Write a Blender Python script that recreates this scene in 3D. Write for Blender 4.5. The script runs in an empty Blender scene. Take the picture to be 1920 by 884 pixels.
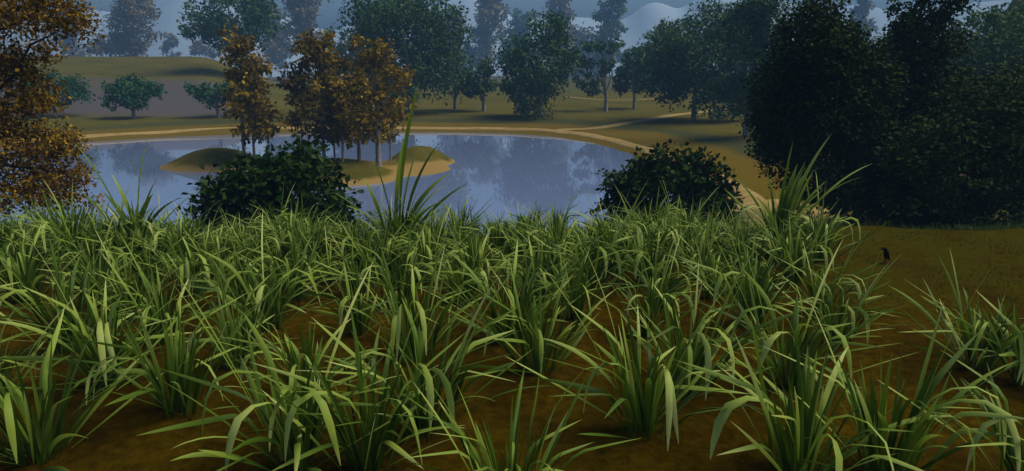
import bpy, math, random
import numpy as np
from mathutils import Vector

R = math.radians
scene = bpy.context.scene
C = scene.collection

# ------------------------------------------------------------------ camera
F = 1250.0                       # focal length in photograph pixels (1920 wide)
PITCH = math.atan((442 - 140) / F)
ZC = 6.0                         # camera height over the lake
cam_d = bpy.data.cameras.new('camera'); cam = bpy.data.objects.new('camera', cam_d); C.objects.link(cam)
cam_d.sensor_width = 36; cam_d.lens = F / 1920 * 36
cam_d.clip_start = 0.05; cam_d.clip_end = 8000
cam.location = (0, 0, ZC); cam.rotation_euler = (R(90) - PITCH, 0, 0)
scene.camera = cam

# ------------------------------------------------------------------ light
SUN_EL, SUN_AZ = R(56), R(84)     # azimuth measured from +Y (view direction) to +X (right)
w = bpy.data.worlds.new('World'); scene.world = w; w.use_nodes = True
nt = w.node_tree; bg = nt.nodes['Background']
sky = nt.nodes.new('ShaderNodeTexSky'); sky.sky_type = 'NISHITA'; sky.sun_disc = False
sky.sun_elevation = SUN_EL; sky.sun_rotation = SUN_AZ
sky.air_density = 1.0; sky.dust_density = 0.1; sky.ozone_density = 3.0
nt.links.new(sky.outputs[0], bg.inputs[0]); bg.inputs[1].default_value = 0.08
sun_d = bpy.data.lights.new('sun', 'SUN'); sun = bpy.data.objects.new('sun', sun_d); C.objects.link(sun)
sun_d.energy = 3.4; sun_d.angle = R(45); sun_d.color = (1.0, 0.93, 0.74)
sd = Vector((math.sin(SUN_AZ) * math.cos(SUN_EL), math.cos(SUN_AZ) * math.cos(SUN_EL), math.sin(SUN_EL)))
sun.rotation_euler = sd.to_track_quat('Z', 'Y').to_euler(); sun.location = (30, -20, 60)
vs = scene.view_settings
vs.view_transform = 'Standard'; vs.look = 'None'; vs.exposure = 0.62; vs.gamma = 1.0; vs.use_curve_mapping = False
scene.cycles.max_bounces = 5; scene.cycles.volume_bounces = 0; scene.cycles.transparent_max_bounces = 8
scene.cycles.diffuse_bounces = 2; scene.cycles.glossy_bounces = 2; scene.cycles.transmission_bounces = 3

# ------------------------------------------------------------------ helpers
def tag(o, label=None, cat=None, group=None, kind=None):
    if label: o['label'] = label
    if cat: o['category'] = cat
    if group: o['group'] = group
    if kind: o['kind'] = kind
    return o

def empty(name, loc, label, cat, group=None):
    o = bpy.data.objects.new(name, None); C.objects.link(o); o.location = loc
    o.empty_display_size = 0.3
    return tag(o, label, cat, group)

def mesh_np(name, verts, faces, mat, parent=None, attrs=None, smooth=False, nside=4):
    """verts n x 3, faces m x nside -> ONE linked mesh object; attrs: per-vertex floats"""
    verts = np.asarray(verts, np.float32); faces = np.asarray(faces, np.int32)
    me = bpy.data.meshes.new(name)
    n, m = len(verts), len(faces)
    me.vertices.add(n); me.vertices.foreach_set('co', verts.ravel())
    me.loops.add(m * nside); me.loops.foreach_set('vertex_index', faces.ravel())
    me.polygons.add(m); me.polygons.foreach_set('loop_start', np.arange(0, m * nside, nside, dtype=np.int32))
    me.polygons.foreach_set('loop_total', np.full(m, nside, np.int32))
    if smooth: me.polygons.foreach_set('use_smooth', np.ones(m, bool))
    for k, v in (attrs or {}).items():
        a = me.attributes.new(k, 'FLOAT', 'POINT'); a.data.foreach_set('value', np.asarray(v, np.float32))
    me.materials.append(mat); me.update(calc_edges=True); me.validate()
    o = bpy.data.objects.new(name, me); C.objects.link(o)
    if parent: o.parent = parent
    return o

def ray(px, v):
    a, b = (px - 960) / F, (442 - v) / F
    return np.array([a, math.cos(PITCH) + b * math.sin(PITCH), -math.sin(PITCH) + b * math.cos(PITCH)])

def on_z(px, v, z=0.0):
    d = ray(px, v); t = (z - ZC) / d[2]
    return d[0] * t, d[1] * t

def on_y(px, v, Y):
    d = ray(px, v); t = Y / d[1]
    return d[0] * t, ZC + d[2] * t, t / F          # x, z, metres per photo pixel

def sstep(a, b, x):
    t = np.clip((x - a) / (b - a), 0, 1); return t * t * (3 - 2 * t)

def wob(x, y, s, p=0.0):                           # smooth deterministic noise, about -1..1
    x, y = x / s, y / s
    return (np.sin(1.3 * x + 2.1 * np.sin(0.7 * y + p) + p) + np.sin(1.7 * y + 1.6 * np.sin(0.9 * x - p) + 2 * p)
            + np.sin(1.1 * (x + y) + 1.3 * np.sin(1.2 * (x - y)) + 3.1)) / 3

# ------------------------------------------------------------------ terrain shape
LAKE = [on_z(*p) for p in [(-420, 345), (-150, 292), (0, 277), (130, 268.5), (300, 259), (420, 254), (560, 249.5), (700, 248),
        (850, 249), (950, 251), (1030, 256), (1100, 267), (1150, 279), (1190, 294), (1240, 318), (1290, 350), (1318, 385), (1322, 410)]]
LAKE += [(7.0, 24.2), (4, 23), (-3, 22.3), (-12, 22.0), (-22, 22.5), (-34, 25), (-42, 30)]
LAKE = np.array(LAKE)
def poly_sd(x, y, P):
    x, y = np.asarray(x, float), np.asarray(y, float)
    d = np.full(x.shape, 1e9); ins = np.zeros(x.shape, bool)
    for (ax, ay), (bx, by) in zip(P, np.roll(P, -1, 0)):
        ex, ey = bx - ax, by - ay
        t = np.clip(((x - ax) * ex + (y - ay) * ey) / (ex * ex + ey * ey), 0, 1)
        d = np.minimum(d, np.hypot(x - ax - t * ex, y - ay - t * ey))
        c = ((ay > y) != (by > y)) & (x < (bx - ax) * (y - ay) / (by - ay + 1e-12) + ax)
        ins ^= c
    return np.where(ins, -d, d)

MOUNDS = []     # island: x, y, rx, ry, height
for px, v, rpx, ry, h in [(400, 312, 95, 3.2, 1.15), (500, 318, 120, 3.6, 0.55), (640, 335, 120, 3.6, 0.85), (785, 306, 64, 2.8, 1.12), (745, 320, 135, 4.6, 0.30), (600, 312, 150, 3.5, 0.42)]:
    x, y = on_z(px, v, 0.0)
    MOUNDS.append((x, y + 0.6, rpx * math.hypot(y, 6) / F, ry, h))

def island(x, y):
    z = np.full(np.shape(x), -9.0)
    acc = np.zeros(np.shape(x))
    for mx, my, rx, ry, h in MOUNDS:
        q = ((x - mx) / rx) ** 2 + ((y - my) / ry) ** 2
        acc = acc ** 1.0 + 0
        z = np.maximum(z, (h + 0.45) * np.exp(-1.15 * q ** 1.25) - 0.45)
    return z

def crest(x): return 10.2 + 0.9 * sstep(3.6, 5.6, x) + 0.22 * np.sin(x * 0.5 + 1) + 0.02 * np.maximum(0, -x)

def height(x, y):
    x, y = np.asarray(x, float), np.asarray(y, float)
    sd = poly_sd(x, y, LAKE) + 0.35 * wob(x, y, 5)
    r = np.hypot(x, y); ratio = x / np.maximum(y, 5)
    out = 0.55 * sstep(0, 3.0, sd) + 0.35 * sstep(4, 12, sd) + 0.010 * np.clip(sd - 6, 0, 300) + 0.10 * wob(x, y, 9)*sstep(3,9,sd)
    far = sstep(75, 160, r)
    out = out + far * (0.8 * wob(x, y, 34, 1.3) + 0.5)
    # hill on the left bank
    wl = 1 - sstep(-0.46, -0.30, ratio)
    wl = np.where(y > 5, wl, 0)
    out = out + wl * (4.0 * sstep(80, 106, y) + 3.6 * sstep(104, 150, y) - 10 * sstep(165, 260, y)
                      + 0.25 * wob(x, y, 26) * sstep(95, 130, y))
    # hill on the right behind the wood
    wr = np.where(y > 5, sstep(0.62, 0.78, ratio), 0)
    out = out + wr * 24 * sstep(55, 130, r)
    inside = -1.6 * sstep(0, 5, -sd)
    z = np.where(sd > 0, out, inside)
    z = np.where(sd < 0, np.maximum(z, island(x, y)), z)
    # the field the camera stands in
    pl = 3.5 - 0.31 * np.maximum(0, y - crest(x)) ** 1.0 - 0.02 * np.maximum(0, np.abs(x) - 30)
    pl = pl + 0.035 * wob(x, y, 1.1) + 0.03 * wob(x, y, 0.45, 2)
    k = 0.25
    hh = np.clip(0.5 + 0.5 * (pl - z) / k, 0, 1)
    return z * (1 - hh) + pl * hh + k * hh * (1 - hh)

def hz(x, y): return float(height(np.array([x]), np.array([y]))[0])

def hit(px, v):
    d = ray(px, v); t = np.concatenate([np.arange(14, 140, 0.1)])
    p = d[None] * t[:, None]; g = height(p[:, 0], p[:, 1]); below = np.nonzero(ZC + p[:, 2] < g)[0]
    k = below[0] if len(below) else len(t) - 1
    return p[k, 0], p[k, 1]

# ------------------------------------------------------------------ materials
def new_mat(name):
    m = bpy.data.materials.new(name); m.use_nodes = True
    return m, m.node_tree, m.node_tree.nodes, m.node_tree.links

def ramp(nodes, stops):
    r = nodes.new('ShaderNodeValToRGB')
    while len(r.color_ramp.elements) < len(stops): r.color_ramp.elements.new(0.5)
    for e, (p, c) in zip(r.color_ramp.elements, stops):
        e.position = p; e.color = (*c, 1)
    return r

def mixc(N, L, fac, a, b):
    m = N.new('ShaderNodeMix'); m.data_type = 'RGBA'
    for s, v in ((0, fac), (6, a), (7, b)):
        if isinstance(v, tuple): m.inputs[s].default_value = (*v, 1)
        elif isinstance(v, (int, float)): m.inputs[s].default_value = v
        else: L.new(v, m.inputs[s])
    return m.outputs[2]

def leaf_mat(name, stops, transl=0.25, rough=0.6, spec=0.06):
    m, t, N, L = new_mat(name)
    b = N['Principled BSDF']; out = N['Material Output']
    at = N.new('ShaderNodeAttribute'); at.attribute_name = 'rnd'
    r = ramp(N, stops); L.new(at.outputs['Fac'], r.inputs[0])
    L.new(r.outputs[0], b.inputs['Base Color'])
    b.inputs['Roughness'].default_value = rough; b.inputs['Specular IOR Level'].default_value = spec
    tr = N.new('ShaderNodeBsdfTranslucent'); L.new(r.outputs[0], tr.inputs[0])
    mx = N.new('ShaderNodeMixShader'); mx.inputs[0].default_value = transl
    L.new(b.outputs[0], mx.inputs[1]); L.new(tr.outputs[0], mx.inputs[2]); L.new(mx.outputs[0], out.inputs[0])
    return m

def bark_mat(name, a, b_, scale=6):
    m, t, N, L = new_mat(name); b = N['Principled BSDF']
    tc = N.new('ShaderNodeTexCoord'); mp = N.new('ShaderNodeMapping'); mp.inputs['Scale'].default_value = (1, 1, 0.15)
    nz = N.new('ShaderNodeTexNoise'); nz.inputs['Scale'].default_value = scale; nz.inputs['Detail'].default_value = 5
    L.new(tc.outputs['Object'], mp.inputs[0]); L.new(mp.outputs[0], nz.inputs[0])
    r = ramp(N, [(0.3, a), (0.7, b_)]); L.new(nz.outputs[0], r.inputs[0]); L.new(r.outputs[0], b.inputs['Base Color'])
    bp = N.new('ShaderNodeBump'); bp.inputs['Strength'].default_value = 0.8; bp.inputs['Distance'].default_value = 0.05
    L.new(nz.outputs[0], bp.inputs['Height']); L.new(bp.outputs[0], b.inputs['Normal'])
    b.inputs['Roughness'].default_value = 0.9; b.inputs['Specular IOR Level'].default_value = 0.1
    return m

M = {}
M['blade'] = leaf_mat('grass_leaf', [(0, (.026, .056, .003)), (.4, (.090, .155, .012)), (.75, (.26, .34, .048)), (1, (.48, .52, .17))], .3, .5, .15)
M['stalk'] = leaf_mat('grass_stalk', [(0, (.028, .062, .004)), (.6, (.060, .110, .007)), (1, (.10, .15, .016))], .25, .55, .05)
M['short'] = leaf_mat('short_grass', [(0, (.012, .025, .004)), (.6, (.025, .045, .008)), (1, (.06, .07, .02))], .25, .6, .05)
M['fringe'] = leaf_mat('meadow_fringe', [(0, (.03, .05, .01)), (.6, (.06, .10, .02)), (1, (.12, .15, .05))], .25, .6, .05)
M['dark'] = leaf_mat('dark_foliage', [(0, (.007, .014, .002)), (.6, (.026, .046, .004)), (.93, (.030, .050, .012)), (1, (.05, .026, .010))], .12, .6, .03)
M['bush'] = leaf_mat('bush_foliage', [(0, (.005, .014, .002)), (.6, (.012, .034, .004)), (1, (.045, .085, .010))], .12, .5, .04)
M['green'] = leaf_mat('green_foliage', [(0, (.020, .056, .016)), (.6, (.050, .105, .028)), (1, (.10, .15, .042))], .15)
M['round'] = leaf_mat('orchard_foliage', [(0, (.012, .052, .018)), (.6, (.030, .100, .030)), (1, (.06, .14, .042))], .15)
M['autumn'] = leaf_mat('autumn_foliage', [(0, (.048, .030, .003)), (.45, (.135, .086, .007)), (.8, (.26, .170, .012)), (1, (.36, .24, .018))], .2, .6, .04)
M['russet'] = leaf_mat('russet_foliage', [(0, (.034, .017, .003)), (.45, (.10, .054, .005)), (.8, (.26, .15, .008)), (1, (.44, .27, .016))], .2, .6, .04)
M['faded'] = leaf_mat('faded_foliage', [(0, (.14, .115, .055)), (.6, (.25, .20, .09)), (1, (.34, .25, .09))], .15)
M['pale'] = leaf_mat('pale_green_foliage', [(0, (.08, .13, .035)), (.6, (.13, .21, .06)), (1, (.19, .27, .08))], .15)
M['bark'] = bark_mat('grey_bark', (.14, .12, .11), (.28, .25, .23))
M['brown_bark'] = bark_mat('brown_bark', (.035, .022, .014), (.10, .06, .04))

def ground_mat():
    m, t, N, L = new_mat('ground'); b = N['Principled BSDF']
    def attr(n):
        a = N.new('ShaderNodeAttribute'); a.attribute_name = n; return a.outputs['Fac']
    tc = N.new('ShaderNodeTexCoord')
    def noise(s, d=4, r=.55):
        n = N.new('ShaderNodeTexNoise'); n.inputs['Scale'].default_value = s; n.inputs['Detail'].default_value = d; n.inputs['Roughness'].default_value = r
        L.new(tc.outputs['Object'], n.inputs[0]); return n.outputs[0]
    n1, n2, n3 = noise(.12, 5), noise(1.6, 6), noise(11, 8, .72)
    g = ramp(N, [(.3, (.072, .064, .010)), (.55, (.094, .080, .014)), (.75, (.115, .092, .019))]); L.new(n1, g.inputs[0])
    g2 = ramp(N, [(.3, (.75, .8, .7)), (.7, (1.2, 1.15, 1.1))]); L.new(n2, g2.inputs[0])
    mul = N.new('ShaderNodeMix'); mul.data_type = 'RGBA'; mul.blend_type = 'MULTIPLY'; mul.inputs[0].default_value = 1
    L.new(g.outputs[0], mul.inputs[6]); L.new(g2.outputs[0], mul.inputs[7]); col = mul.outputs[2]
    def rough_edge(a, amt=.5):                    # break a soft mask with noise
        s = N.new('ShaderNodeMath'); s.operation = 'SUBTRACT'; L.new(n2, s.inputs[0]); s.inputs[1].default_value = .5
        k = N.new('ShaderNodeMath'); k.operation = 'MULTIPLY_ADD'; L.new(s.outputs[0], k.inputs[0]); k.inputs[1].default_value = amt; L.new(a, k.inputs[2]); k.use_clamp = True
        p = N.new('ShaderNodeMapRange'); p.interpolation_type = 'SMOOTHSTEP'; p.inputs[1].default_value = .12; p.inputs[2].default_value = .88; L.new(k.outputs[0], p.inputs[0])
        return p.outputs[0]
    col = mixc(N, L, rough_edge(attr('mauve'), .3), col, (.085, .075, .078))
    col = mixc(N, L, rough_edge(attr('ochre')), col, (.115, .080, .010))
    col = mixc(N, L, rough_edge(attr('grey_green')), col, (.046, .054, .022))
    sd_ = ramp(N, [(.3, (.20, .125, .036)), (.7, (.30, .20, .068))]); L.new(n3, sd_.inputs[0])
    col = mixc(N, L, rough_edge(attr('sand'), .4), col, sd_.outputs[0])
    so = ramp(N, [(.25, (.018, .0108, .0003)), (.5, (.049, .0300, .0010)), (.75, (.095, .059, .003))]); L.new(n3, so.inputs[0])
    so2 = ramp(N, [(.3, (.65, .6, .6)), (.7, (1.25, 1.25, 1.2))]); L.new(n2, so2.inputs[0])
    mu = N.new('ShaderNodeMix'); mu.data_type = 'RGBA'; mu.blend_type = 'MULTIPLY'; mu.inputs[0].default_value = 1
    L.new(so.outputs[0], mu.inputs[6]); L.new(so2.outputs[0], mu.inputs[7])
    soil_c = mixc(N, L, rough_edge(attr('weed'), 1.2), mu.outputs[2], (.042, .040, .0025))
    col = mixc(N, L, rough_edge(attr('soil')), col, soil_c)
    L.new(col, b.inputs['Base Color'])
    bp = N.new('ShaderNodeBump'); bp.inputs['Strength'].default_value = 1.0; bp.inputs['Distance'].default_value = .05
    ad = N.new('ShaderNodeMath'); ad.operation = 'ADD'; L.new(n3, ad.inputs[0]); L.new(n2, ad.inputs[1])
    L.new(ad.outputs[0], bp.inputs['Height']); L.new(bp.outputs[0], b.inputs['Normal'])
    b.inputs['Roughness'].default_value = .95; b.inputs['Specular IOR Level'].default_value = 0
    return m

def sand_mat():
    m, t, N, L = new_mat('path_sand'); b = N['Principled BSDF']
    tc = N.new('ShaderNodeTexCoord'); n = N.new('ShaderNodeTexNoise'); n.inputs['Scale'].default_value = 1.4; n.inputs['Detail'].default_value = 7; n.inputs['Roughness'].default_value = .65
    L.new(tc.outputs['Object'], n.inputs[0])
    r = ramp(N, [(.25, (.19, .118, .036)), (.5, (.28, .188, .062)), (.8, (.37, .26, .105))]); L.new(n.outputs[0], r.inputs[0]); L.new(r.outputs[0], b.inputs['Base Color'])
    bp = N.new('ShaderNodeBump'); bp.inputs['Strength'].default_value = .5; bp.inputs['Distance'].default_value = .04; L.new(n.outputs[0], bp.inputs['Height']); L.new(bp.outputs[0], b.inputs['Normal'])
    b.inputs['Roughness'].default_value = .95; b.inputs['Specular IOR Level'].default_value = .1
    return m

def water_mat():
    m, t, N, L = new_mat('lake_water'); b = N['Principled BSDF']
    b.inputs['Base Color'].default_value = (.135, .18, .32, 1); b.inputs['Roughness'].default_value = .03
    b.inputs['IOR'].default_value = 1.6; b.inputs['Specular IOR Level'].default_value = .5
    tc = N.new('ShaderNodeTexCoord'); mp = N.new('ShaderNodeMapping'); mp.inputs['Scale'].default_value = (.8, 1.6, 1); L.new(tc.outputs['Object'], mp.inputs[0])
    n = N.new('ShaderNodeTexNoise'); n.inputs['Scale'].default_value = 1.1; n.inputs['Detail'].default_value = 3; L.new(mp.outputs[0], n.inputs[0])
    bp = N.new('ShaderNodeBump'); bp.inputs['Strength'].default_value = .018; bp.inputs['Distance'].default_value = .05
    L.new(n.outputs[0], bp.inputs['Height']); L.new(bp.outputs[0], b.inputs['Normal'])
    return m

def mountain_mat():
    m, t, N, L = new_mat('mountain_haze_blue'); b = N['Principled BSDF']
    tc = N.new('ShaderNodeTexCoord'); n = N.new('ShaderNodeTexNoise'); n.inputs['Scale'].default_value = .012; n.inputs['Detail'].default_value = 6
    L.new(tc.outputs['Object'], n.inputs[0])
    r = ramp(N, [(.3, (.46, .60, .76)), (.7, (.54, .68, .84))]); L.new(n.outputs[0], r.inputs[0]); L.new(r.outputs[0], b.inputs['Base Color'])  # pale blue of the distant haze painted into the mountain colour
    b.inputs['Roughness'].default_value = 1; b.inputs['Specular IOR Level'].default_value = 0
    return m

# ------------------------------------------------------------------ ground, lake, mountains
def axis(parts):
    out = []
    for a, b, s in parts: out += list(np.arange(a, b - 1e-6, s))
    return np.array(out)
def grow(a, b, s, g=1.12):
    o = [a]
    while o[-1] < b: o.append(o[-1] + s); s *= g
    return np.array(o)
xs_pos = grow(52, 1250, 1.0)
xs = np.concatenate([-xs_pos[::-1], np.arange(-51.4, 51.5, .6), xs_pos])
ys = np.concatenate([-grow(2, 300, .8, 1.25)[::-1], np.arange(-1, 14, .28), np.arange(14, 110, .62), grow(110, 1500, .8, 1.07)])
XX, YY = np.meshgrid(xs, ys); ZZ = height(XX, YY)
SD = poly_sd(XX, YY, LAKE)
# paths, read along the shore
PATHS = {}
px_main = [(-60, 272), (60, 265), (130, 259), (200, 254), (300, 249), (430, 240), (520, 240), (640, 241), (760, 241), (880, 241.5), (980, 243), (1060, 249), (1130, 260), (1200, 278), (1250, 293), (1300, 312), (1340, 334), (1372, 362), (1392, 395)]
PATHS['main'] = [hit(*p) for p in px_main]
e = PATHS['main'][-1]
PATHS['main'] += [(e[0] - 0.9, e[1] - 3.2), (e[0] - 2.2, e[1] - 6.5), (e[0] - 3.0, e[1] - 9)]
PATHS['branch'] = [hit(1045, 247)] + [hit(*p) for p in [(1100, 242), (1160, 234), (1220, 224), (1280, 214), (1400, 200)]]
PATHS['wood'] = [PATHS['main'][18], (PATHS['main'][18][0] + 1.6, PATHS['main'][18][1] - .6), (11.6, 23.0), (16, 20.8), (24, 19.5), (36, 20)]
PATHS['upper'] = [hit(1060, 182), hit(1120, 187), hit(1180, 188), hit(1230, 186)]
PW = {'main': 1.35, 'branch': 2.6, 'wood': 2.0, 'upper': 1.4}
def smooth_line(P, step=.5):
    P = np.array(P); 
    P = np.vstack([2 * P[0] - P[1], P, 2 * P[-1] - P[-2]]); out = []
    for i in range(1, len(P) - 2):
        n = max(2, int(np.linalg.norm(P[i + 1] - P[i]) / step))
        for t in np.linspace(0, 1, n, endpoint=False):
            a, b, c, d = P[i - 1], P[i], P[i + 1], P[i + 2]
            out.append(.5 * ((2 * b) + (-a + c) * t + (2 * a - 5 * b + 4 * c - d) * t * t + (-a + 3 * b - 3 * c + d) * t ** 3))
    out.append(P[-2]); return np.array(out)
def line_dist(x, y, P):
    d = np.full(x.shape, 1e9)
    for (ax, ay), (bx, by) in zip(P[:-1], P[1:]):
        ex, ey = bx - ax, by - ay
        t = np.clip(((x - ax) * ex + (y - ay) * ey) / (ex * ex + ey * ey + 1e-9), 0, 1)
        d = np.minimum(d, np.hypot(x - ax - t * ex, y - ay - t * ey))
    return d
sand = np.zeros(XX.shape)
for k, P in PATHS.items():
    PATHS[k] = smooth_line(P); dl = line_dist(XX, YY, PATHS[k][::3])
    sand = np.maximum(sand, .32 * (1 - .75 * sstep(38, 55, YY)) * (1 - sstep(PW[k] * .45, PW[k] * (1.15 if k != 'branch' else 1.5), dl)))
isl = island(XX, YY)
sand = np.where((SD < -0.5) & (isl > -0.4), np.maximum(sand, 1 - sstep(.16, .38, isl + .10 * wob(XX, YY, 2.0))), sand)
ratio = XX / np.maximum(YY, 5); rr = np.hypot(XX, YY)
wv = wob(XX, YY, 7)
ochre = np.where(SD > -1, (1 - sstep(6.0, 9.5, SD + 1.2 * wv)), 0) * sstep(-1, 0, SD)
grey_green = sstep(5.6, 7.0, SD + 1.0 * wob(XX, YY, 4, 1)) * (1 - sstep(8.6, 11, SD + 1.3 * wob(XX, YY, 5, 2))) * .65  # grey-green band set back from the shore
mauve = np.where(YY > 30, .92 * sstep(76, 88, YY + 1.5 * wv) * (1 - sstep(92, 112, YY + 4 * wv)) * (1 - sstep(-.44, -.36, ratio)), 0)  # grey-mauve band across the left hillside
weed = sstep(-.6, 1.2, XX - .47 * YY + .5) * sstep(5.5, 8, YY) * .55
soil = 1 - sstep(12.5, 15.5, YY + .8 * wob(XX, YY, 2))
near = YY < 19
ochre = np.where(near, ochre * .6, ochre); grey_green = np.where(near, 0, grey_green)
ny, nx = XX.shape
idx = np.arange(nx * ny).reshape(ny, nx)
quads = np.stack([idx[:-1, :-1], idx[:-1, 1:], idx[1:, 1:], idx[1:, :-1]], -1).reshape(-1, 4)
ground = mesh_np('ground', np.stack([XX, YY, ZZ], -1).reshape(-1, 3), quads, ground_mat(), attrs={'sand': sand.ravel(), 'ochre': ochre.ravel(), 'grey_green': grey_green.ravel(), 'mauve': mauve.ravel(), 'soil': soil.ravel(), 'weed': weed.ravel()}, smooth=True)
tag(ground, 'earth and olive grass ground rolling round the lake', 'ground', kind='structure')

wx, wy = np.meshgrid(np.linspace(-75, 30, 22), np.linspace(17, 82, 14))
wi = np.arange(wx.size).reshape(wx.shape)
lake = mesh_np('lake_water', np.stack([wx, wy, 0 * wx], -1).reshape(-1, 3), np.stack([wi[:-1, :-1], wi[:-1, 1:], wi[1:, 1:], wi[1:, :-1]], -1).reshape(-1, 4), water_mat())
tag(lake, 'still blue lake water mirroring the trees on its banks', 'lake', kind='structure')

sm = sand_mat()
for k, lbl in (('main', 'narrow sandy path running round the far shore of the lake'), ('branch', 'wide sandy track leaving the shore path across the meadow'), ('wood', 'sandy track passing behind the dark wood'), ('upper', 'faint sandy trail high on the meadow')):
    P = PATHS[k]; T = np.gradient(P, axis=0); T /= np.linalg.norm(T, axis=1)[:, None] + 1e-9
    Nn = np.stack([-T[:, 1], T[:, 0]], -1)
    offs = np.array([-1, -.82, -.4, 0, .4, .82, 1.0]); wv_ = PW[k] * .5 * (1 - .35 * sstep(40, 60, P[:, 1]) + .7 * (1 - sstep(27, 40, P[:, 1]))) * (1 + .22 * wob(P[:, 0], P[:, 1], 2.5))
    pts = P[:, None] + Nn[:, None] * (offs[None, :, None] * wv_[:, None, None])
    z = height(pts[..., 0], pts[..., 1]) + np.where(np.abs(offs) > .9, -.08, .035)[None]
    vi = np.arange(pts.shape[0] * 7).reshape(-1, 7)
    o = mesh_np('path', np.concatenate([pts, z[..., None]], -1).reshape(-1, 3), np.stack([vi[:-1, :-1], vi[1:, :-1], vi[1:, 1:], vi[:-1, 1:]], -1).reshape(-1, 4), sm, smooth=True)
    tag(o, lbl, 'path', kind='structure')

prof = [(-900, 30), (-300, 10), (0, 45), (100, 36), (170, 18), (225, 26), (300, -12), (350, -35), (420, -25), (500, 15), (560, 42), (620, 60), (700, 30), (800, 14), (880, -8), (935, 8), (968, 44), (1000, 34), (1060, 32), (1110, 34), (1150, 44), (1185, 30), (1205, 10), (1225, 4), (1245, 5), (1262, 17), (1275, 20), (1290, 8), (1330, -18), (1400, -4), (1480, 4), (1550, 26), (1590, 10), (1620, 8), (1670, 22), (1750, 10), (1900, 0), (2400, 20), (3000, 40)]
pp = np.array(prof, float); mpx = np.linspace(-900, 3000, 420)
# gentle smoothing of the crest
pv = np.interp(mpx, pp[:, 0], pp[:, 1]); ker = np.hanning(7); ker /= ker.sum(); pv = np.convolve(np.pad(pv, 3, 'edge'), ker, 'valid')
YM = 640.0
cx = np.array([on_y(a, b, YM)[0] for a, b in zip(mpx, pv)]); cz = np.array([on_y(a, b, YM)[1] for a, b in zip(mpx, pv)])
rows = []
for fy, fz in [(-105, .0), (-80, .22), (-52, .5), (-27, .78), (-9, .95), (0, 1), (12, .96), (45, .7), (100, .2), (130, -.02)]:
    yy = YM + fy + 9 * wob(cx, cx * 0 + fy, 40) * (1 - fz ** 2 if fz > 0 else 1)
    zz = cz * fz + (3 * wob(cx, cx * 0 + fy * 2, 24, 1) * (1 - fz) if 0 < fz < 1 else 0) - (4 if fz <= 0 else 0)
    rows.append(np.stack([cx * (1 + fy / YM * .2), yy, zz], -1))
mv = np.array(rows); mi = np.arange(mv.shape[0] * mv.shape[1]).reshape(mv.shape[:2])
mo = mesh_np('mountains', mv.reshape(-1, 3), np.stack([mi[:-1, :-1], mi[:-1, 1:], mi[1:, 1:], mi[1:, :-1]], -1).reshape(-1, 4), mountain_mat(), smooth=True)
tag(mo, 'pale blue rounded mountains along the horizon', 'mountains', kind='structure')

# haze: one even box of air
hm, t_, N_, L_ = new_mat('haze_air')
N_.remove(N_['Principled BSDF']); pv_ = N_.new('ShaderNodeVolumePrincipled')
pv_.inputs['Color'].default_value = (.142, .275, .48, 1); pv_.inputs['Density'].default_value = .0020; pv_.inputs['Anisotropy'].default_value = 0.0
L_.new(pv_.outputs[0], N_['Material Output'].inputs['Volume'])
x0, x1, y0, y1, z0, z1 = -2600, 2600, -700, 1900, -12, 112
hv = [(x, y, z) for z in (z0, z1) for y in (y0, y1) for x in (x0, x1)]
hf = [(0, 2, 3, 1), (4, 5, 7, 6), (0, 1, 5, 4), (2, 6, 7, 3), (0, 4, 6, 2), (1, 3, 7, 5)]
hb = mesh_np('haze', hv, hf, hm); tag(hb, 'pale blue haze in the air over the lake and far trees', 'haze', kind='stuff')

# ------------------------------------------------------------------ trees
def tubes(paths, sides=8):
    """list of (points n x 3, radii n) -> verts, quads"""
    V, Fc, n0 = [], [], 0
    for P, rad in paths:
        P = np.asarray(P, float); T = np.gradient(P, axis=0); T /= np.linalg.norm(T, axis=1)[:, None] + 1e-9
        ref = np.array([1.0, 0.13, 0.0]); u = np.cross(T, ref); u /= np.linalg.norm(u, axis=1)[:, None] + 1e-9; v = np.cross(T, u)
        a = np.linspace(0, 2 * np.pi, sides, endpoint=False)
        ring = P[:, None] + np.asarray(rad)[:, None, None] * (np.cos(a)[None, :, None] * u[:, None] + np.sin(a)[None, :, None] * v[:, None])
        V.append(ring.reshape(-1, 3)); k = np.arange(len(P) * sides).reshape(len(P), sides) + n0
        k2 = np.roll(k, -1, 1); Fc.append(np.stack([k[:-1], k2[:-1], k2[1:], k[1:]], -1).reshape(-1, 4)); n0 += len(P) * sides
    return np.vstack(V), np.vstack(Fc)

def limb(a, b, r0, r1, rng, n=7, sag=.08):
    a, b = np.array(a, float), np.array(b, float); t = np.linspace(0, 1, n)[:, None]
    L = np.linalg.norm(b - a); P = a + (b - a) * t
    P += rng.normal(0, .025 * L, (n, 3)) * np.sin(np.pi * t) + np.array([0, 0, sag * L]) * np.sin(np.pi * t)
    return P, r0 + (r1 - r0) * t[:, 0]

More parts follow.
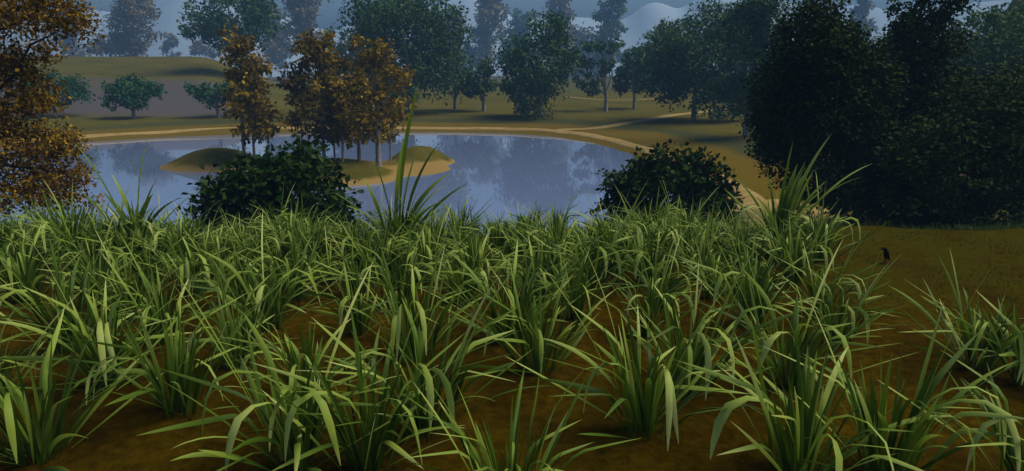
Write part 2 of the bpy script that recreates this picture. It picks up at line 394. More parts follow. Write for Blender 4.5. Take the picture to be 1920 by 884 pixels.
def leaves(cent, n_per, cr, ll, lw, rng, droop=.3, flat=.7, out=None):
    """diamond leaves scattered round clump centres"""
    n = len(cent) * n_per
    c = np.repeat(cent, n_per, 0); 
    off = rng.normal(0, 1, (n, 3)); off /= np.linalg.norm(off, axis=1)[:, None]
    rad = np.repeat(cr if np.ndim(cr) else np.full(len(cent), cr), n_per)
    off *= (rng.random((n, 1)) ** .5) * rad[:, None]; off[:, 2] *= flat
    p = c + off
    d = off / (rad[:, None] + 1e-6) * 1.0 + rng.normal(0, .6, (n, 3)); d[:, 2] -= droop
    d /= np.linalg.norm(d, axis=1)[:, None] + 1e-9
    up = rng.normal(0, .55, (n, 3)); up[:, 2] += .8
    s = np.cross(d, up); s /= np.linalg.norm(s, axis=1)[:, None] + 1e-9
    nn = np.cross(s, d)
    k = (.65 + .7 * rng.random((n, 1)))
    L, W = ll * k, lw * k
    v = np.stack([p, p + d * L * .5 + s * W * .5 + nn * W * .12, p + d * L, p + d * L * .5 - s * W * .5 + nn * W * .12], 1)
    shade = np.clip(np.repeat(rng.random(len(cent)), n_per) * .55 + rng.random(n) * .5, 0, 1)
    return v.reshape(-1, 3), np.arange(n * 4).reshape(-1, 4), np.repeat(shade, 4)

def make_tree(name, label, cat, px, Y, top, bot, half, mat, seed, style='round', leaf=6.0, dens=1.0, trunk_r=.25, base_px=None,
              bark='bark', group=None, nl=10, trunks=None, clump=.16, sparse=0, depth=1.0, limbs=7, base_y=None, lob=None):
    """crown between photo rows top..bot, half photo pixels wide either side of px, standing at distance Y"""
    rng = np.random.default_rng(seed)
    xc, zm, s = on_y(px, (top + bot) / 2, Y)
    _, zt, _ = on_y(px, top, Y); _, zb, _ = on_y(px, bot, Y)
    bx = xc if base_px is None else on_y(base_px, bot, Y)[0]
    by = Y if base_y is None else base_y
    bz = hz(bx, by)
    rx = half * s; rz = (zt - zb) / 2; ry = rx * depth
    root = empty(name, (bx, by, bz), label, cat, group)
    c = np.array([xc - bx, Y - by, zm - bz])
    lobes = []
    if lob:
        for (u, w_, z_, a, b, cc) in lob: lobes.append((c + np.array([u * rx, w_ * ry, z_ * rz]), np.array([a * rx, b * ry, cc * rz])))
    elif style == 'round':
        lobes.append((c, np.array([.72 * rx, .72 * ry, .72 * rz])))
        for k in range(nl + (6 if mat == 'green' else 0)):
            a = 2 * np.pi * (k + rng.random() * .7) / nl; zz = rng.uniform(-.88, .74) if mat == 'green' else rng.uniform(-.62, .72); q = math.sqrt(1 - zz * zz * .8)
            lobes.append((c + np.array([.64 * rx * q * math.cos(a), .64 * ry * q * math.sin(a), zz * rz * .86]), np.array([rx, ry, rz]) * rng.uniform(.30, .46)))
    elif style == 'tall':
        for k in range(nl):
            zz = -0.85 + 1.7 * k / (nl - 1); a = rng.uniform(0, 6.28); q = (1 - .55 * max(0, zz)) * rng.uniform(.25, .55)
            lobes.append((c + np.array([q * rx * math.cos(a), q * ry * math.sin(a), zz * rz * .86]), np.array([rx * rng.uniform(.42, .62), ry * .55, rz * rng.uniform(.16, .26)])))
    elif style == 'full':
        for k in range(nl):
            zz = -0.84 + 1.6 * k / (nl - 1); q = .62 * math.sqrt(max(0, 1 - max(0, zz) ** 2)); a = k * 2.4 + rng.random()
            lobes.append((c + np.array([q * rx * math.cos(a), q * ry * math.sin(a), zz * rz]), np.array([rx * .48, ry * .5, rz * .26])))
        lobes.append((c, np.array([rx * .7, ry * .7, rz * .8])))
    elif style == 'sparse':
        for k in range(nl):
            zz = -0.8 + 1.6 * rng.random(); a = rng.uniform(0, 6.28)
            lobes.append((c + np.array([.7 * rx * math.cos(a), .7 * ry * math.sin(a), zz * rz]), np.array([rx * .33, ry * .33, rz * .15])))
    area = 4 * half * (bot - top) / 2 * .85
    n = int(dens * area / (leaf * leaf * .28) * 5.0 * (0.5 if style == 'sparse' else 1))
    n = max(300, min(n, 60000)); per = 22; nc = max(14, n // per)
    vol = np.array([np.prod(r) ** .7 for _, r in lobes]); vol /= vol.sum()
    pick = rng.choice(len(lobes), nc, p=vol)
    d = rng.normal(0, 1, (nc, 3)); d /= np.linalg.norm(d, axis=1)[:, None]
    rad = .55 + .5 * rng.random((nc, 1)) ** .7
    if name == 'bushy_tree': rad[rng.random(nc) < .10] *= 1.32
    lc = np.array([l[0] for l in lobes]); lr = np.array([l[1] for l in lobes])
    cent = lc[pick] + d * rad * lr[pick]
    cent = cent[cent[:, 2] > (zb - bz) - .12 * rz]
    cr = clump * min(rx, rz * 1.4) * (.6 + .8 * rng.random(len(cent)))
    v, f, sh = leaves(cent, per, cr, leaf * s, leaf * s * .62, rng)
    # trunk and limbs
    paths = []
    for (ox, r_, lean) in (trunks or [(0, trunk_r, 0)]):
        topz = c[2] + .45 * rz
        P = np.array([[ox, 0, -.25], [ox + .02 * topz * lean, 0, .15], [ox + lean * .35 * topz, .02 * topz, topz * .35], [ox * .9 + lean * .5 * topz + c[0] * .5, .0, topz * .68], [c[0] + ox * .5, c[1], topz]])
        tt = np.linspace(0, 1, 14); kk = np.linspace(0, 1, 5)
        P = np.stack([np.interp(tt, kk, P[:, i]) for i in range(3)], -1); P[1:-1] = (P[:-2] + 2 * P[1:-1] + P[2:]) / 4
        rr_ = r_ * (1 - .8 * tt); rr_[0] *= 1.7; rr_[1] *= 1.15
        paths.append((P, rr_))
        order = np.argsort(-vol)[:limbs] if len(lobes) > limbs else range(len(lobes))
        for j in order:
            i0 = min(12, max(4, int(14 * (.35 + .45 * rng.random()))))
            end = lc[j] + rng.normal(0, .12, 3) * lr[j]
            if end[2] < P[i0][2] - rz * .5: end[2] = P[i0][2]
            paths.append(limb(P[i0], end, rr_[i0] * .62, r_ * .06, rng))
    tv, tf = tubes(paths)
    mesh_np('trunk', tv, tf, M[bark], root, smooth=True)
    mesh_np('crown', v, f, M[mat], root, attrs={'rnd': sh})
    return root

# --- wood on the right
WOOD = 'dark trees of the wood beside the field'
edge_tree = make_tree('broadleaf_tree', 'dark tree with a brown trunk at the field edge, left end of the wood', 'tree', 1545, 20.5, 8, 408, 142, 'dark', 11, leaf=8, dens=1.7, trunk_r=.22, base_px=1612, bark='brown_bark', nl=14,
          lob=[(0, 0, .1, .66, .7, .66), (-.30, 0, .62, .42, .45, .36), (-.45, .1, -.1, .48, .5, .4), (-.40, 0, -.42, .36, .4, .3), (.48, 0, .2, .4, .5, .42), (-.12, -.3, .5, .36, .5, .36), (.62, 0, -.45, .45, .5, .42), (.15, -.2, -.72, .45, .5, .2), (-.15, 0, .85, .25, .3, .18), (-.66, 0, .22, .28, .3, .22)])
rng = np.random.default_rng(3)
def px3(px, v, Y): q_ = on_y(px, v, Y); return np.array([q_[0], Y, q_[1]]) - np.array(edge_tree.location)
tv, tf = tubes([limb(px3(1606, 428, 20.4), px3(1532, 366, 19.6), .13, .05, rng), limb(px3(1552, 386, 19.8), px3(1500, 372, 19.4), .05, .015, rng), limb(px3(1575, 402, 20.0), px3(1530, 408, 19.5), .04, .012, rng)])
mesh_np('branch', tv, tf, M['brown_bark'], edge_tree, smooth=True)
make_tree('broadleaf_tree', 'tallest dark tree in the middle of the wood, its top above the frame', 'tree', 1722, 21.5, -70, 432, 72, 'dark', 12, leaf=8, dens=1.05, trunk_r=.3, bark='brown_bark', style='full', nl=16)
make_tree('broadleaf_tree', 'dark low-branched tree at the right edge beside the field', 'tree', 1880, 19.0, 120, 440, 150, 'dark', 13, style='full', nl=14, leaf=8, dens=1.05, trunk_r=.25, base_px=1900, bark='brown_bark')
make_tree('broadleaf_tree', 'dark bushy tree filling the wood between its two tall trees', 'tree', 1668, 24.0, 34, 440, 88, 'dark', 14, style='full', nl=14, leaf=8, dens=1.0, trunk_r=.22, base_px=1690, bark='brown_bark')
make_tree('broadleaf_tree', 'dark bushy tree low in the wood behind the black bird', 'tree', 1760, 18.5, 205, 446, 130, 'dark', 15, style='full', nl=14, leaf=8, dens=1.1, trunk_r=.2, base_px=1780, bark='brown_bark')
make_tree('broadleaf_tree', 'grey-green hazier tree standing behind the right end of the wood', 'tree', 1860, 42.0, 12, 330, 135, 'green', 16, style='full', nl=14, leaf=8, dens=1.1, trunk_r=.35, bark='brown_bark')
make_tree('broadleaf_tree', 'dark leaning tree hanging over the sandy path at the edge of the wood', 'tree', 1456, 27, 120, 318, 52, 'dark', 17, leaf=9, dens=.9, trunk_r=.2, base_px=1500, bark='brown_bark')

# --- two dark bushy trees on the near bank
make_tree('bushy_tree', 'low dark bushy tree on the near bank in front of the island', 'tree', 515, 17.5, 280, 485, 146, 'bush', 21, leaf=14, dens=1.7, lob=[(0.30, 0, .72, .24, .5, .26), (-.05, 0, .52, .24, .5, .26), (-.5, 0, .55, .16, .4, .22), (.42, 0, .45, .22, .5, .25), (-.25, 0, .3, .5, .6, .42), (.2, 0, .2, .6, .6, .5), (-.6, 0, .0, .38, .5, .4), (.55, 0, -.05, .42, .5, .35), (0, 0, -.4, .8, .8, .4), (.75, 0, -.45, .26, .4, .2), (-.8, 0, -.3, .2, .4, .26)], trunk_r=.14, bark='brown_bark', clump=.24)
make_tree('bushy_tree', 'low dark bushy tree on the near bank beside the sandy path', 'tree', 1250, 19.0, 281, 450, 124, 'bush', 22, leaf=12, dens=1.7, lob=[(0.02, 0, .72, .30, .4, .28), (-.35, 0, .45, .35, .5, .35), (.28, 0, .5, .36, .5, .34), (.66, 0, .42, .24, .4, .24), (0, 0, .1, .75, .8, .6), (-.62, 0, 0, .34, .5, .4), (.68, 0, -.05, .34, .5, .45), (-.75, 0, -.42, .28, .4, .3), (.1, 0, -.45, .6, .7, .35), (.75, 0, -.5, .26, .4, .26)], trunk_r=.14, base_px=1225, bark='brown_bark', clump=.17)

# --- great autumn tree on the left
make_tree('autumn_tree', 'big orange autumn tree at the left edge with spreading branches', 'tree', -70, 15.5, -70, 425, 260, 'russet', 31, leaf=8, dens=.62, trunk_r=.22, base_px=-130, bark='brown_bark', clump=.10, limbs=14,
          lob=[(.15, 0, .75, .62, .6, .20), (.66, .0, .62, .34, .3, .15), (.78, .0, .48, .22, .2, .10), (.1, 0, .38, .5, .6, .22), (.42, 0, .22, .2, .2, .08), (.1, 0, .0, .5, .6, .2), (.38, 0, -.12, .24, .25, .14), (.15, 0, -.38, .55, .6, .18), (.60, 0, -.42, .24, .2, .09), (.1, 0, -.72, .6, .6, .2), (.55, 0, -.68, .25, .25, .14), (.66, 0, -.86, .18, .2, .06), (-.5, 0, .1, .45, .6, .7)])

# --- autumn trees on the island
ISL = [('slim russet tree with a leafy top at the left end of the island', 455, 44, 48, 262, 57, .13, 41),
       ('short russet tree leaning over the left mound of the island', 476, 43, 100, 258, 50, .12, 42),
       ('slender russet tree behind the middle trees of the island', 572, 46, 60, 262, 47, .09, 43),
       ('tall russet tree rising over the middle of the island', 604, 44.5, 48, 262, 53, .15, 44),
       ('thin-stemmed russet tree in the middle clump of the island', 622, 45, 130, 266, 44, .09, 45),
       ('low russet tree with paired stems in the middle of the island', 641, 43.5, 150, 264, 40, .10, 46),
       ('russet tree with a straight grey trunk behind the right island trees', 672, 45.5, 118, 262, 42, .16, 47),
       ('tallest russet tree on the right of the island with a thick grey trunk', 707, 41, 62, 262, 62, .22, 48),
       ('small russet tree at the right end of the island trees', 735, 45.5, 178, 262, 46, .08, 49)]
BX = {455: 455, 476: 474, 572: 566, 604: 606, 622: 626, 641: 641, 672: 672, 707: 708, 735: 731}
for lbl, px, Y, top, bot, hw, tr, sd_ in ISL:
    make_tree('autumn_tree', lbl, 'tree', px, Y, top, bot + 8, hw, 'autumn', sd_, style='tall', leaf=9, dens=.52, trunk_r=tr, base_px=BX[px], nl=9, clump=.24, limbs=5)

# --- round orchard trees on the left bank
for lbl, px, Y, top, bot, hw, sd_ in [('low rounded green tree on the left bank behind the orange tree', 96, 80, 133, 212, 62, 51), ('lone rounded green tree on the mauve slope', 245, 79, 139, 208, 54, 52), ('low green tree on the mauve slope half hidden by the island trees', 405, 80, 152, 200, 52, 53)]:
    make_tree('round_tree', lbl, 'tree', px, Y, top, bot, hw, 'round', sd_, leaf=6, dens=1.0, trunk_r=.28, clump=.17)

# --- green trees beyond the lake
G = [('huge dark green tree beyond the lake behind the island', 752, 88, -30, 190, 126, .5, 61, 'round', 'green', 770, 1.0),
     ('broad green tree by the meadow track, the largest right of the lake', 1318, 74, -12, 232, 112, .4, 62, 'round', 'green', 1300, 1.0),
     ('ragged dark green tree standing alone on the meadow', 1008, 82, 24, 212, 82, .4, 63, 'round', 'green', 1012, .8),
     ('gaunt tree with a bare pale trunk and a few leaf tufts', 1128, 92, 78, 178, 48, .35, 64, 'sparse', 'green', 1137, .8),
     ('small dark tree beyond the lake beside the huge green tree', 897, 92, 98, 182, 36, .35, 65, 'round', 'green', 907, .8),
     ('small green tree between the gaunt tree and the broad tree', 1186, 96, 88, 182, 38, .3, 66, 'round', 'green', 1190, .9),
     ('green tree behind the left island trees with a drooping branch', 428, 120, -45, 96, 88, .5, 67, 'round', 'green', 440, .75),
     ('blue-green tree between the island trees and the huge green tree', 655, 150, 45, 180, 46, .4, 68, 'round', 'green', 660, 1.0),
     ('dark green tree at the edge of the wood behind the broad tree', 1420, 56, -30, 215, 75, .4, 69, 'tall', 'green', 1402, 1.0),
     ('light green tree rising behind the broad tree', 1242, 170, 25, 180, 36, .4, 70, 'round', 'pale', 1242, .9),
     ('shrubby green tree at the foot of the huge green tree', 860, 95, 110, 178, 28, .25, 71, 'round', 'green', 852, .8)]
for lbl, px, Y, top, bot, hw, tr, sd_, st, mt, bp, dn in G:
    gl = [(-.35, 0, .80, .42, .4, .17), (.55, 0, .88, .36, .4, .16), (.1, 0, .62, .3, .3, .12), (.12, 0, .22, .3, .3, .2), (-.62, 0, .12, .34, .3, .16), (-.5, 0, -.45, .5, .5, .28), (.2, 0, -.1, .2, .3, .14), (-.3, 0, -.8, .3, .3, .14)] if st == 'sparse' else None
    make_tree('broadleaf_tree', lbl, 'tree', px, Y, top, bot, hw, mt, sd_, lob=gl, style=st, leaf=7, dens=dn * 1.15, trunk_r=tr, base_px=bp, clump=.16, nl=12)

# --- far hazy trees
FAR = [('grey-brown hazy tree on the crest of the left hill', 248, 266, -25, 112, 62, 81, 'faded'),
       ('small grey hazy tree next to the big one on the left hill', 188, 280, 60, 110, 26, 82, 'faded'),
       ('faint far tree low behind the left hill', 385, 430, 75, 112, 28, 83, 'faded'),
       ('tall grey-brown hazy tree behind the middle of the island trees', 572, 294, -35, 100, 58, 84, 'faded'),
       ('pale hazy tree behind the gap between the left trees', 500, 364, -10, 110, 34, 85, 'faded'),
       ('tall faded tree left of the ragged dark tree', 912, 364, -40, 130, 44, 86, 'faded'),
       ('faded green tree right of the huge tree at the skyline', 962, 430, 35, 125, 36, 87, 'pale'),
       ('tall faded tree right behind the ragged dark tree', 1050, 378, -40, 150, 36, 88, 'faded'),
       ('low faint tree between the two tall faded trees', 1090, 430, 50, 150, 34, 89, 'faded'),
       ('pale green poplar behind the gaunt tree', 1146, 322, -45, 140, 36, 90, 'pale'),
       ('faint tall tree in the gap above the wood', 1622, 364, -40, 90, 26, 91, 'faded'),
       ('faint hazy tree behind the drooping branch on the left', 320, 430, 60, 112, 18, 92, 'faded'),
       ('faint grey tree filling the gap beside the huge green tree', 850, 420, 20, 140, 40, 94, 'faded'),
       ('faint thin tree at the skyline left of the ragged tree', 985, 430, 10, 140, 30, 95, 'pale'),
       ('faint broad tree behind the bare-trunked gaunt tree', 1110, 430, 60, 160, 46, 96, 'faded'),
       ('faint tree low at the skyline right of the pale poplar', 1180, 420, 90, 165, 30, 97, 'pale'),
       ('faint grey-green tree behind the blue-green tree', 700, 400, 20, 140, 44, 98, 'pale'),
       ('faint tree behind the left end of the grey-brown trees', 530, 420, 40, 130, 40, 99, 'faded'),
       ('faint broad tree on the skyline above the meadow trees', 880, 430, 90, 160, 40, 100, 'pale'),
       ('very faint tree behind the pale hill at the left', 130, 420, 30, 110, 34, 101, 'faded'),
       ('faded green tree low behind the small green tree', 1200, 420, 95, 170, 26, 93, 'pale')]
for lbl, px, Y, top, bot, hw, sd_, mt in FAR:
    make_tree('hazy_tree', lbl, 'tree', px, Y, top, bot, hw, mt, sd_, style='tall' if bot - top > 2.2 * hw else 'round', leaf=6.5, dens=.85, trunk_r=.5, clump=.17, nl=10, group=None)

# ------------------------------------------------------------------ crop plants in the field
def blade_pts(rng, L, th0, bend, power, kind):
    n = 12; s = np.linspace(0, 1, n)
    if kind == 'fold':
        th = np.interp(s, [0, .42, .55, .70, .74, 1], [th0, th0 + .25, 1.30, 1.62, 2.85, 3.05])
    elif kind == 'kink':                       # stands, breaks over, then runs straight out
        th = np.interp(s, [0, power - .06, power + .03, 1], [th0, th0 + .18, th0 + bend, th0 + bend + .05])
    else:
        th = th0 + bend * s ** power
    ds = L / (n - 1)
    r = np.concatenate([[0], np.cumsum(np.sin((th[1:] + th[:-1]) / 2) * ds)]); z = np.concatenate([[0], np.cumsum(np.cos((th[1:] + th[:-1]) / 2) * ds)])
    return s, th, r, z

def blades(specs, rng):
    V, Fc, A, n0 = [], [], [], 0
    for (bx, by, az, L, wd, th0, bend, power, kind, shade) in specs:
        s, th, r, z = blade_pts(rng, L, th0, bend, power, kind); n = len(s)
        ca, sa = math.cos(az), math.sin(az)
        side_w = rng.normal(0, .05) * s ** 2 * L
        P = np.stack([bx + r * ca - side_w * sa, by + r * sa + side_w * ca, z], -1)
        if kind == 'fold': wv = wd * np.interp(s, [0, .3, .6, .72, .85, 1], [.35, .35, .45, 1.0, 1.0, .12])
        elif kind == 'stalk': wv = wd * np.interp(s, [0, .3, .7, 1], [.7, 1, .7, .04])
        else: wv = wd * np.interp(s, [0, .25, .6, .85, 1], [.35, .6, 1, .62, .03])
        tw = rng.normal(0, .35) + rng.normal(0, .5) * s                 # twist
        T = np.stack([np.sin(th) * ca, np.sin(th) * sa, np.cos(th)], -1)
        S = np.array([-sa, ca, 0.0])[None].repeat(n, 0); Nn = np.cross(T, S)
        S2 = S * np.cos(tw)[:, None] + Nn * np.sin(tw)[:, None]; N2 = np.cross(T, S2)
        mid = P + N2 * (wv * .16)[:, None]
        ring = np.stack([P - S2 * wv[:, None] * .5, mid, P + S2 * wv[:, None] * .5], 1)
        V.append(ring.reshape(-1, 3)); k = np.arange(n * 3).reshape(n, 3) + n0
        Fc.append(np.stack([k[:-1, :-1], k[:-1, 1:], k[1:, 1:], k[1:, :-1]], -1).reshape(-1, 4)); A.append(np.repeat(np.clip(shade + (.62 if kind != 'stalk' else .12) * (s - .5), 0, 1), 3)); n0 += n * 3  # darker base, paler tip: leaf pigment, deepened to paint in light from above
    return np.vstack(V), np.vstack(Fc), np.concatenate(A)

def tuft_meshes(seed, tall=False):
    rng = np.random.default_rng(seed); st, lf = [], []
    k = 1.0
    for i in range(24):
        a = rng.uniform(0, 6.283); rb = rng.uniform(0, .13); 
        st.append((rb * math.cos(a), rb * math.sin(a), a + rng.normal(0, .5), rng.uniform(.40, .78) * k, rng.uniform(.022, .042), rng.uniform(.0, .30) + rb, rng.uniform(.05, .45), 1.5, 'stalk', rng.random()))
    for i in range(32):
        a = 6.283 * (i + rng.random()) / 32; rb = rng.uniform(.03, .15); u = rng.random()
        if u < .48:                              # broken over near the middle, tip running straight out
            th0 = rng.uniform(.02, .55); end = rng.uniform(.95, 1.68)
            spec = (rng.uniform(.62, 1.05), rng.uniform(.022, .040), th0, end - th0, rng.uniform(.40, .66), 'kink')
        elif u < .64:
            th0 = rng.uniform(.15, .8); end = rng.uniform(1.1, 1.75)
            spec = (rng.uniform(.55, .95), rng.uniform(.022, .040), th0, end - th0, rng.uniform(1.0, 1.8), 'leaf')
        else:                                    # straight lances at every lean
            spec = (rng.uniform(.45, .98), rng.uniform(.022, .044), rng.uniform(.05, 1.15), rng.uniform(.02, .30), 1.3, 'leaf')
        L_, w_, t0, bd, pw, kd = spec
        lf.append((rb * math.cos(a), rb * math.sin(a), a + rng.normal(0, .3), L_, w_, t0, bd, pw, kd, rng.random() * .75))
    for i in range(3):                           # stray long thin stems
        a = rng.uniform(0, 6.283)
        lf.append((.08 * math.cos(a), .08 * math.sin(a), a, rng.uniform(1.0, 1.32), rng.uniform(.013, .024), rng.uniform(.05, .75), rng.uniform(.1, .6), 1.5, 'leaf', .25 + .6 * rng.random()))
    for i in range(3):
        a = -1.57 + rng.normal(0, .9); az = rng.choice([-2.6, -1.57, -.55]) + rng.normal(0, .3)
        lf.append((.08 * math.cos(a), .08 * math.sin(a), az, rng.uniform(.95, 1.25), rng.uniform(.032, .048), rng.uniform(.0, .2), 0, 1, 'fold', .45 + .3 * rng.random()))
    if tall:
        for i in range(5):
            a = rng.uniform(0, 6.283)
            lf.append((.06 * math.cos(a), .06 * math.sin(a), a, rng.uniform(1.0, 1.3), rng.uniform(.04, .058), rng.uniform(.1, .42), rng.uniform(.1, .8), 1.6, 'leaf', rng.random() * .7))
    return blades(st, rng), blades(lf, rng)

PROTO = []
def tuft(proto_i, x, y, rz, sc, label, group):
    root = empty('crop_plant', (x, y, hz(x, y) - .02), label, 'crop plant', group)
    root.rotation_euler = (0, 0, rz); root.scale = (sc[0], sc[0], sc[1])
    p = PROTO[proto_i]
    if p[0] is None:
        (v, f, a), (v2, f2, a2) = tuft_meshes(100 + proto_i, p[1])
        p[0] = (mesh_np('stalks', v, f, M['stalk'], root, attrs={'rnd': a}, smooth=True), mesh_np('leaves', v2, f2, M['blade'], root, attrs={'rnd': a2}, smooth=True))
    else:
        for src in p[0]:
            c = src.copy(); C.objects.link(c); c.parent = root
    return root
for i in range(10): PROTO.append([None, False])

rnd = random.Random(7)
G_ALL = 'crop plants growing in the field'
HAND = [(75, 850, 1.15, 'leafy green crop plant in the bottom left corner of the field'),
        (335, 770, 1.12, 'spreading crop plant above the large patch of bare soil, bottom left'),
        (560, 868, 1.18, 'tall crop plant at the bottom edge, right of the bare soil patch'),
        (690, 880, 1.05, 'upright crop plant in the bottom row near the middle of the frame'),
        (800, 812, 1.1, 'crop plant just left of the bare soil at bottom centre'),
        (1010, 700, 1.05, 'crop plant standing above the bare soil at bottom centre'),
        (1205, 815, 1.12, 'separate crop plant just right of the bare soil at bottom centre'),
        (1500, 905, 1.2, 'big crop plant cut by the bottom edge, right of centre'),
        (1660, 900, 1.1, 'crop plant at the bottom edge with long blades over bare soil'),
        (955, 975, 1.0, 'crop plant whose tips alone rise over the bottom edge at centre'),
        (1830, 685, 1.0, 'crop plant at the right on open soil, left of the edge plant'),
        (1925, 720, 1.05, 'crop plant cut by the right edge of the picture'),
        (1480, 720, 1.15, 'dense crop plant at the right flank of the field above the bottom row'),
        (130, 660, 1.05, 'crop plant in the second row at the left above the corner plant'),
        (1930, 930, 1.0, 'crop plant in the bottom right corner showing only its blades')]
placed = []
for i, (px, v, sc, lbl) in enumerate(HAND):
    x, y = on_z(px, v, 3.5); placed.append((x, y))
    tuft(i % 10, x, y, rnd.uniform(-.5, .5), (sc, sc * rnd.uniform(.95, 1.1)), lbl, G_ALL)
# three plants that tower over the crest: azimuth (0 = away to the right of the view), length, width, first lean, bend
PI = math.pi
TALL = [((262, 480), 'tall crop plant with two long blades parting before the lake at the left',
         [(PI, 1.8, .066, .22, .42), (.1, 1.78, .07, .05, .26), (.2, 1.0, .13, .12, .6), (PI - .3, .95, .12, .25, .7), (-.4, 1.0, .10, .2, .9), (PI + .5, 1.05, .09, .1, .5), (-1.2, .9, .08, .2, .9), (.1, 1.2, .12, .16, .45), (PI, 1.25, .11, .12, .35), (.4, 1.3, .05, .55, .5), (PI - .2, 1.4, .05, .7, .3), (0, 1.15, .10, .34, .9)], [(PI + .4, 1.2, .075), (-.5, 1.15, .07)]),
        ((748, 484), 'tallest crop plant, broad dark blades rising before the island',
         [(.12, 2.45, .10, .03, .30), (0, 1.75, .16, .02, .20), (.2, 1.75, .18, .14, .55), (.3, 1.5, .15, .26, .9), (PI, 1.2, .11, .1, .4), (-.2, 1.55, .08, .55, .55), (-.5, 1.2, .09, .3, 1.0), (PI + .4, 1.1, .08, .35, .9), (-1.4, 1.0, .09, .2, 1.0), (.1, 1.6, .15, .08, .3), (PI - .2, 1.5, .10, .04, .2), (PI, 1.3, .06, .5, .6), (.3, 1.3, .12, .4, .7)], [(PI, 1.35, .085)]),
        ((1455, 478), 'tall crop plant fanning out before the wood at the right',
         [(.05, 1.85, .062, .16, .42), (.3, 1.65, .05, -.02, .18), (-.1, 1.6, .05, .36, .95), (0, 1.85, .045, .45, .80), (.3, 1.35, .11, .14, .25), (.2, 1.3, .10, .22, .35), (-.3, 1.2, .10, .1, .5), (PI, 1.3, .06, .3, .6), (PI - .3, 1.2, .055, .5, .4), (PI + .4, 1.1, .06, .2, .9), (-1.0, 1.1, .07, .3, .8), (.1, 1.35, .12, .02, .2), (.2, 1.4, .11, .10, .3), (.5, 1.3, .11, .2, .45), (PI - .4, 1.2, .10, .05, .3), (0, 1.25, .10, .3, .5), (.2, 1.2, .09, .42, .6), (-.2, 1.15, .10, .18, .7), (.6, 1.4, .07, .3, .3)], [(PI, 1.45, .08), (-.3, 1.2, .07)])]
for n_, ((px, v), lbl, bl, fo) in enumerate(TALL):
    rng = np.random.default_rng(300 + n_)
    x, y = on_z(px, v, 3.5); placed.append((x, y))
    root = empty('crop_plant', (x, y, hz(x, y) - .02), lbl, 'crop plant', G_ALL)
    sp = [(rng.normal(0, .04), rng.normal(0, .04), az, L_, wd, th, bd, 1.6, 'leaf', rng.uniform(.1, .6)) for az, L_, wd, th, bd in bl]
    sp += [(rng.normal(0, .05), rng.normal(0, .05), az, L_, wd, .1, 0, 1, 'fold', .8) for az, L_, wd in fo]
    sp += [(rng.normal(0, .06), rng.normal(0, .06), rng.uniform(0, 6.28), rng.uniform(.6, 1.0), .04, rng.uniform(.15, .7), rng.uniform(.6, 1.4), 1.6, 'leaf', rng.random()) for _ in range(22)]
    st = [(rng.normal(0, .06), rng.normal(0, .06), rng.uniform(0, 6.28), rng.uniform(.5, .9), .045, rng.uniform(.02, .25), .3, 1.5, 'stalk', rng.random()) for _ in range(18)]
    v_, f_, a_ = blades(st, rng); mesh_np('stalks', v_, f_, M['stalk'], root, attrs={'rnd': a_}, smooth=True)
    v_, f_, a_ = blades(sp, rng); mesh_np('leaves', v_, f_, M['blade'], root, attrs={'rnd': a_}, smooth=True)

def field_ok(px, v):
    edge = np.interp(v, [425, 470, 520, 580, 640, 700, 900], [1490, 1520, 1570, 1640, 1705, 1560, 1500])
    if px > edge: return False
    for (cx_, cy_, ra, rb) in [(1648, 550, 118, 90), (230, 830, 130, 70), (960, 800, 120, 100), (1080, 740, 60, 50), (800, 560, 55, 28), (1090, 560, 60, 26), (280, 575, 60, 28), (420, 620, 50, 30), (1350, 850, 90, 40), (600, 560, 30, 18)]:
        if ((px - cx_) / ra) ** 2 + ((v - cy_) / rb) ** 2 < 1: return False
    return True
tries = 0; count = 0
while tries < 9000 and count < 272:
    tries += 1
    y = rnd.uniform(4.4, 11.2); x = rnd.uniform(-.86, .66) * (y + .6)
    dz = 3.5 - ZC
    t = y * math.cos(PITCH) - dz * math.sin(PITCH); px = 960 + F * x / t; v = 442 - F * (y * math.sin(PITCH) + dz * math.cos(PITCH)) / t
    if not field_ok(px, v): continue
    gap = .80 if y < 7 else .58 if y < 8.6 else .37
    if any((x - a) ** 2 + (y - b) ** 2 < gap * gap for a, b in placed): continue
    placed.append((x, y)); count += 1
    sc = rnd.uniform(.74, 1.16) * (1.0 if y < 7 else .88 if y < 9 else rnd.uniform(.66, .92) if y < 8.8 else rnd.uniform(.60, .80) if y < 9.7 else rnd.uniform(.34, .66) if rnd.random() < .88 else rnd.uniform(.8, 1.0))
    tuft(rnd.randrange(10), x, y, rnd.uniform(-.8, .8), (sc, sc * rnd.uniform(.9, 1.12)), 'green crop plant with arching blades in the crowded rows of the field', G_ALL)
print('tufts', count)

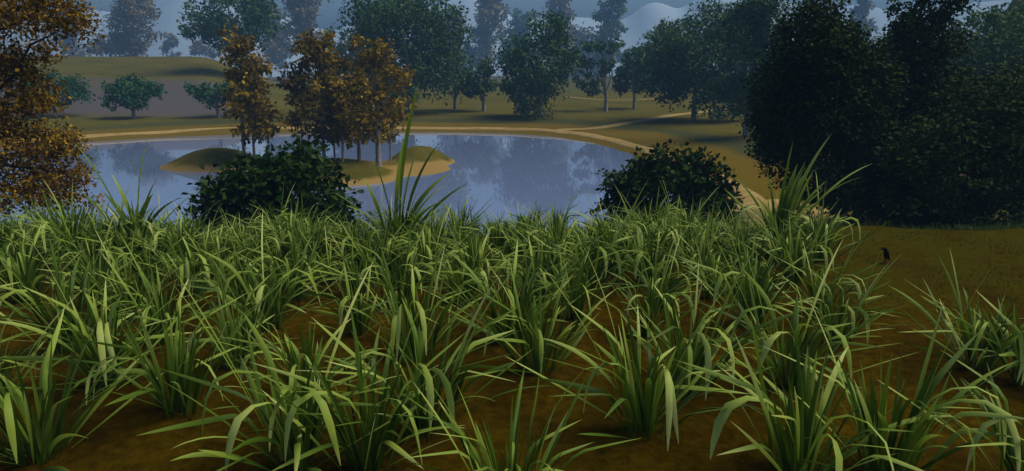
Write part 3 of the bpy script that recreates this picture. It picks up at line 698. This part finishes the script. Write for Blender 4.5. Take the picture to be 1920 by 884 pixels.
# ------------------------------------------------------------------ ground cover
def cover(name, label, pts, hmin, hmax, wd, mat, seed, cat='grass'):
    rng = np.random.default_rng(seed); n = len(pts)
    h = rng.uniform(hmin, hmax, n); a = rng.uniform(0, 6.283, n); b = rng.uniform(0, 6.283, n); ln = rng.uniform(.1, .8, n) * h
    z = height(pts[:, 0], pts[:, 1]) - .01
    base = np.stack([pts[:, 0], pts[:, 1], z], -1); sdv = np.stack([np.cos(a), np.sin(a), 0 * a], -1) * wd / 2; ld = np.stack([np.cos(b) * ln, np.sin(b) * ln, 0 * b], -1)
    mid = base + ld * .35 + np.stack([0 * h, 0 * h, h * .6], -1); tip = base + ld + np.stack([0 * h, 0 * h, h], -1)
    v = np.stack([base - sdv, base + sdv, mid + sdv * .8, mid - sdv * .8, tip + sdv * .1, tip - sdv * .1], 1).reshape(-1, 3)
    k = np.arange(n)[:, None] * 6; f = np.concatenate([k + np.array([[0, 1, 2, 3]]), k + np.array([[3, 2, 4, 5]])], 0)
    o = mesh_np(name, v, f, M[mat], attrs={'rnd': np.repeat(rng.random(n), 6)}); return tag(o, label, cat, kind='stuff')
rg = np.random.default_rng(5)
q = np.stack([rg.uniform(1.8, 11.5, 26000), rg.uniform(6.3, 12.2, 26000)], -1)
q = q[q[:, 0] > .47 * q[:, 1] - .2]; q = q[(wob(q[:, 0], q[:, 1], .5) + rg.normal(0, .5, len(q))) > .0]
cover('short_grass', 'thin short dark grass over the brown soil beside the crop', q, .015, .05, .008, 'short', 1)
q = np.stack([rg.uniform(-11, 6.5, 16000), rg.uniform(7.6, 10.8, 16000)], -1); q = q[q[:, 0] < .40 * q[:, 1]]
cover('low_grass', 'low grass crowding between the back rows of crop plants', q, .05, .20, .012, 'fringe', 2)
q = np.stack([rg.uniform(5, 14.5, 5000), rg.uniform(11.4, 13.8, 5000)], -1)
cover('edge_grass', 'pale grass fringe along the field edge under the wood', q, .05, .20, .014, 'fringe', 3)

# ------------------------------------------------------------------ black bird
bm_black, t_, N_, L_ = new_mat('black_feathers'); N_['Principled BSDF'].inputs['Base Color'].default_value = (.005, .005, .005, 1); N_['Principled BSDF'].inputs['Roughness'].default_value = .8; N_['Principled BSDF'].inputs['Specular IOR Level'].default_value = .05
nz = N_.new('ShaderNodeTexNoise'); nz.inputs['Scale'].default_value = 90; rp = ramp(N_, [(.3, (.003, .003, .003)), (.7, (.007, .007, .007))]); L_.new(nz.outputs[0], rp.inputs[0]); L_.new(rp.outputs[0], N_['Principled BSDF'].inputs['Base Color'])
bm_leg, t_, N_, L_ = new_mat('bird_leg'); N_['Principled BSDF'].inputs['Base Color'].default_value = (.10, .02, .015, 1)
bm_beak, t_, N_, L_ = new_mat('bird_beak'); N_['Principled BSDF'].inputs['Base Color'].default_value = (.02, .018, .015, 1)
x, y = on_z(1657, 491, 3.5); z = hz(x, y)

bird = empty('black_bird', (x, y, z), 'small black bird standing upright on the bare soil by the wood', 'bird')
def spine(pts, name, mat, sides=12, flat=None):
    P = np.array([p[:3] for p in pts], float); rad = np.array([p[3] for p in pts], float)
    kk = np.linspace(0, 1, len(P)); tt = np.linspace(0, 1, len(P) * 4)
    P = np.stack([np.interp(tt, kk, P[:, i]) for i in range(3)], -1); rad = np.interp(tt, kk, rad)
    for _ in range(3): P[1:-1] = (P[:-2] + 2 * P[1:-1] + P[2:]) / 4; rad[1:-1] = (rad[:-2] + 2 * rad[1:-1] + rad[2:]) / 4
    v, f = tubes([(P, rad)], sides)
    if flat: v[:, 1] *= flat
    return mesh_np(name, v, f, mat, bird, smooth=True)
spine([(.062, 0, .052, .003), (.052, 0, .062, .013), (.038, 0, .082, .024), (.026, 0, .108, .036), (.020, 0, .138, .037), (.016, 0, .168, .029), (.006, 0, .192, .022), (-.014, 0, .206, .023), (-.036, 0, .207, .027), (-.056, 0, .203, .018), (-.064, 0, .200, .006)], 'body', bm_black)
spine([(-.058, 0, .201, .011), (-.082, 0, .197, .007), (-.104, 0, .188, .001)], 'beak', bm_beak)
for s in (-1, 1):
    spine([(.018, .028 * s, .170, .005), (.026, .036 * s, .135, .017), (.042, .032 * s, .095, .013), (.066, .016 * s, .045, .002)], 'wing', bm_black)
    spine([(.026, .016 * s, .095, .014), (.014, .017 * s, .062, .007), (.022, .017 * s, .030, .004), (.018, .017 * s, .003, .004), (-.014, .020 * s, .002, .002)], 'leg', bm_leg)
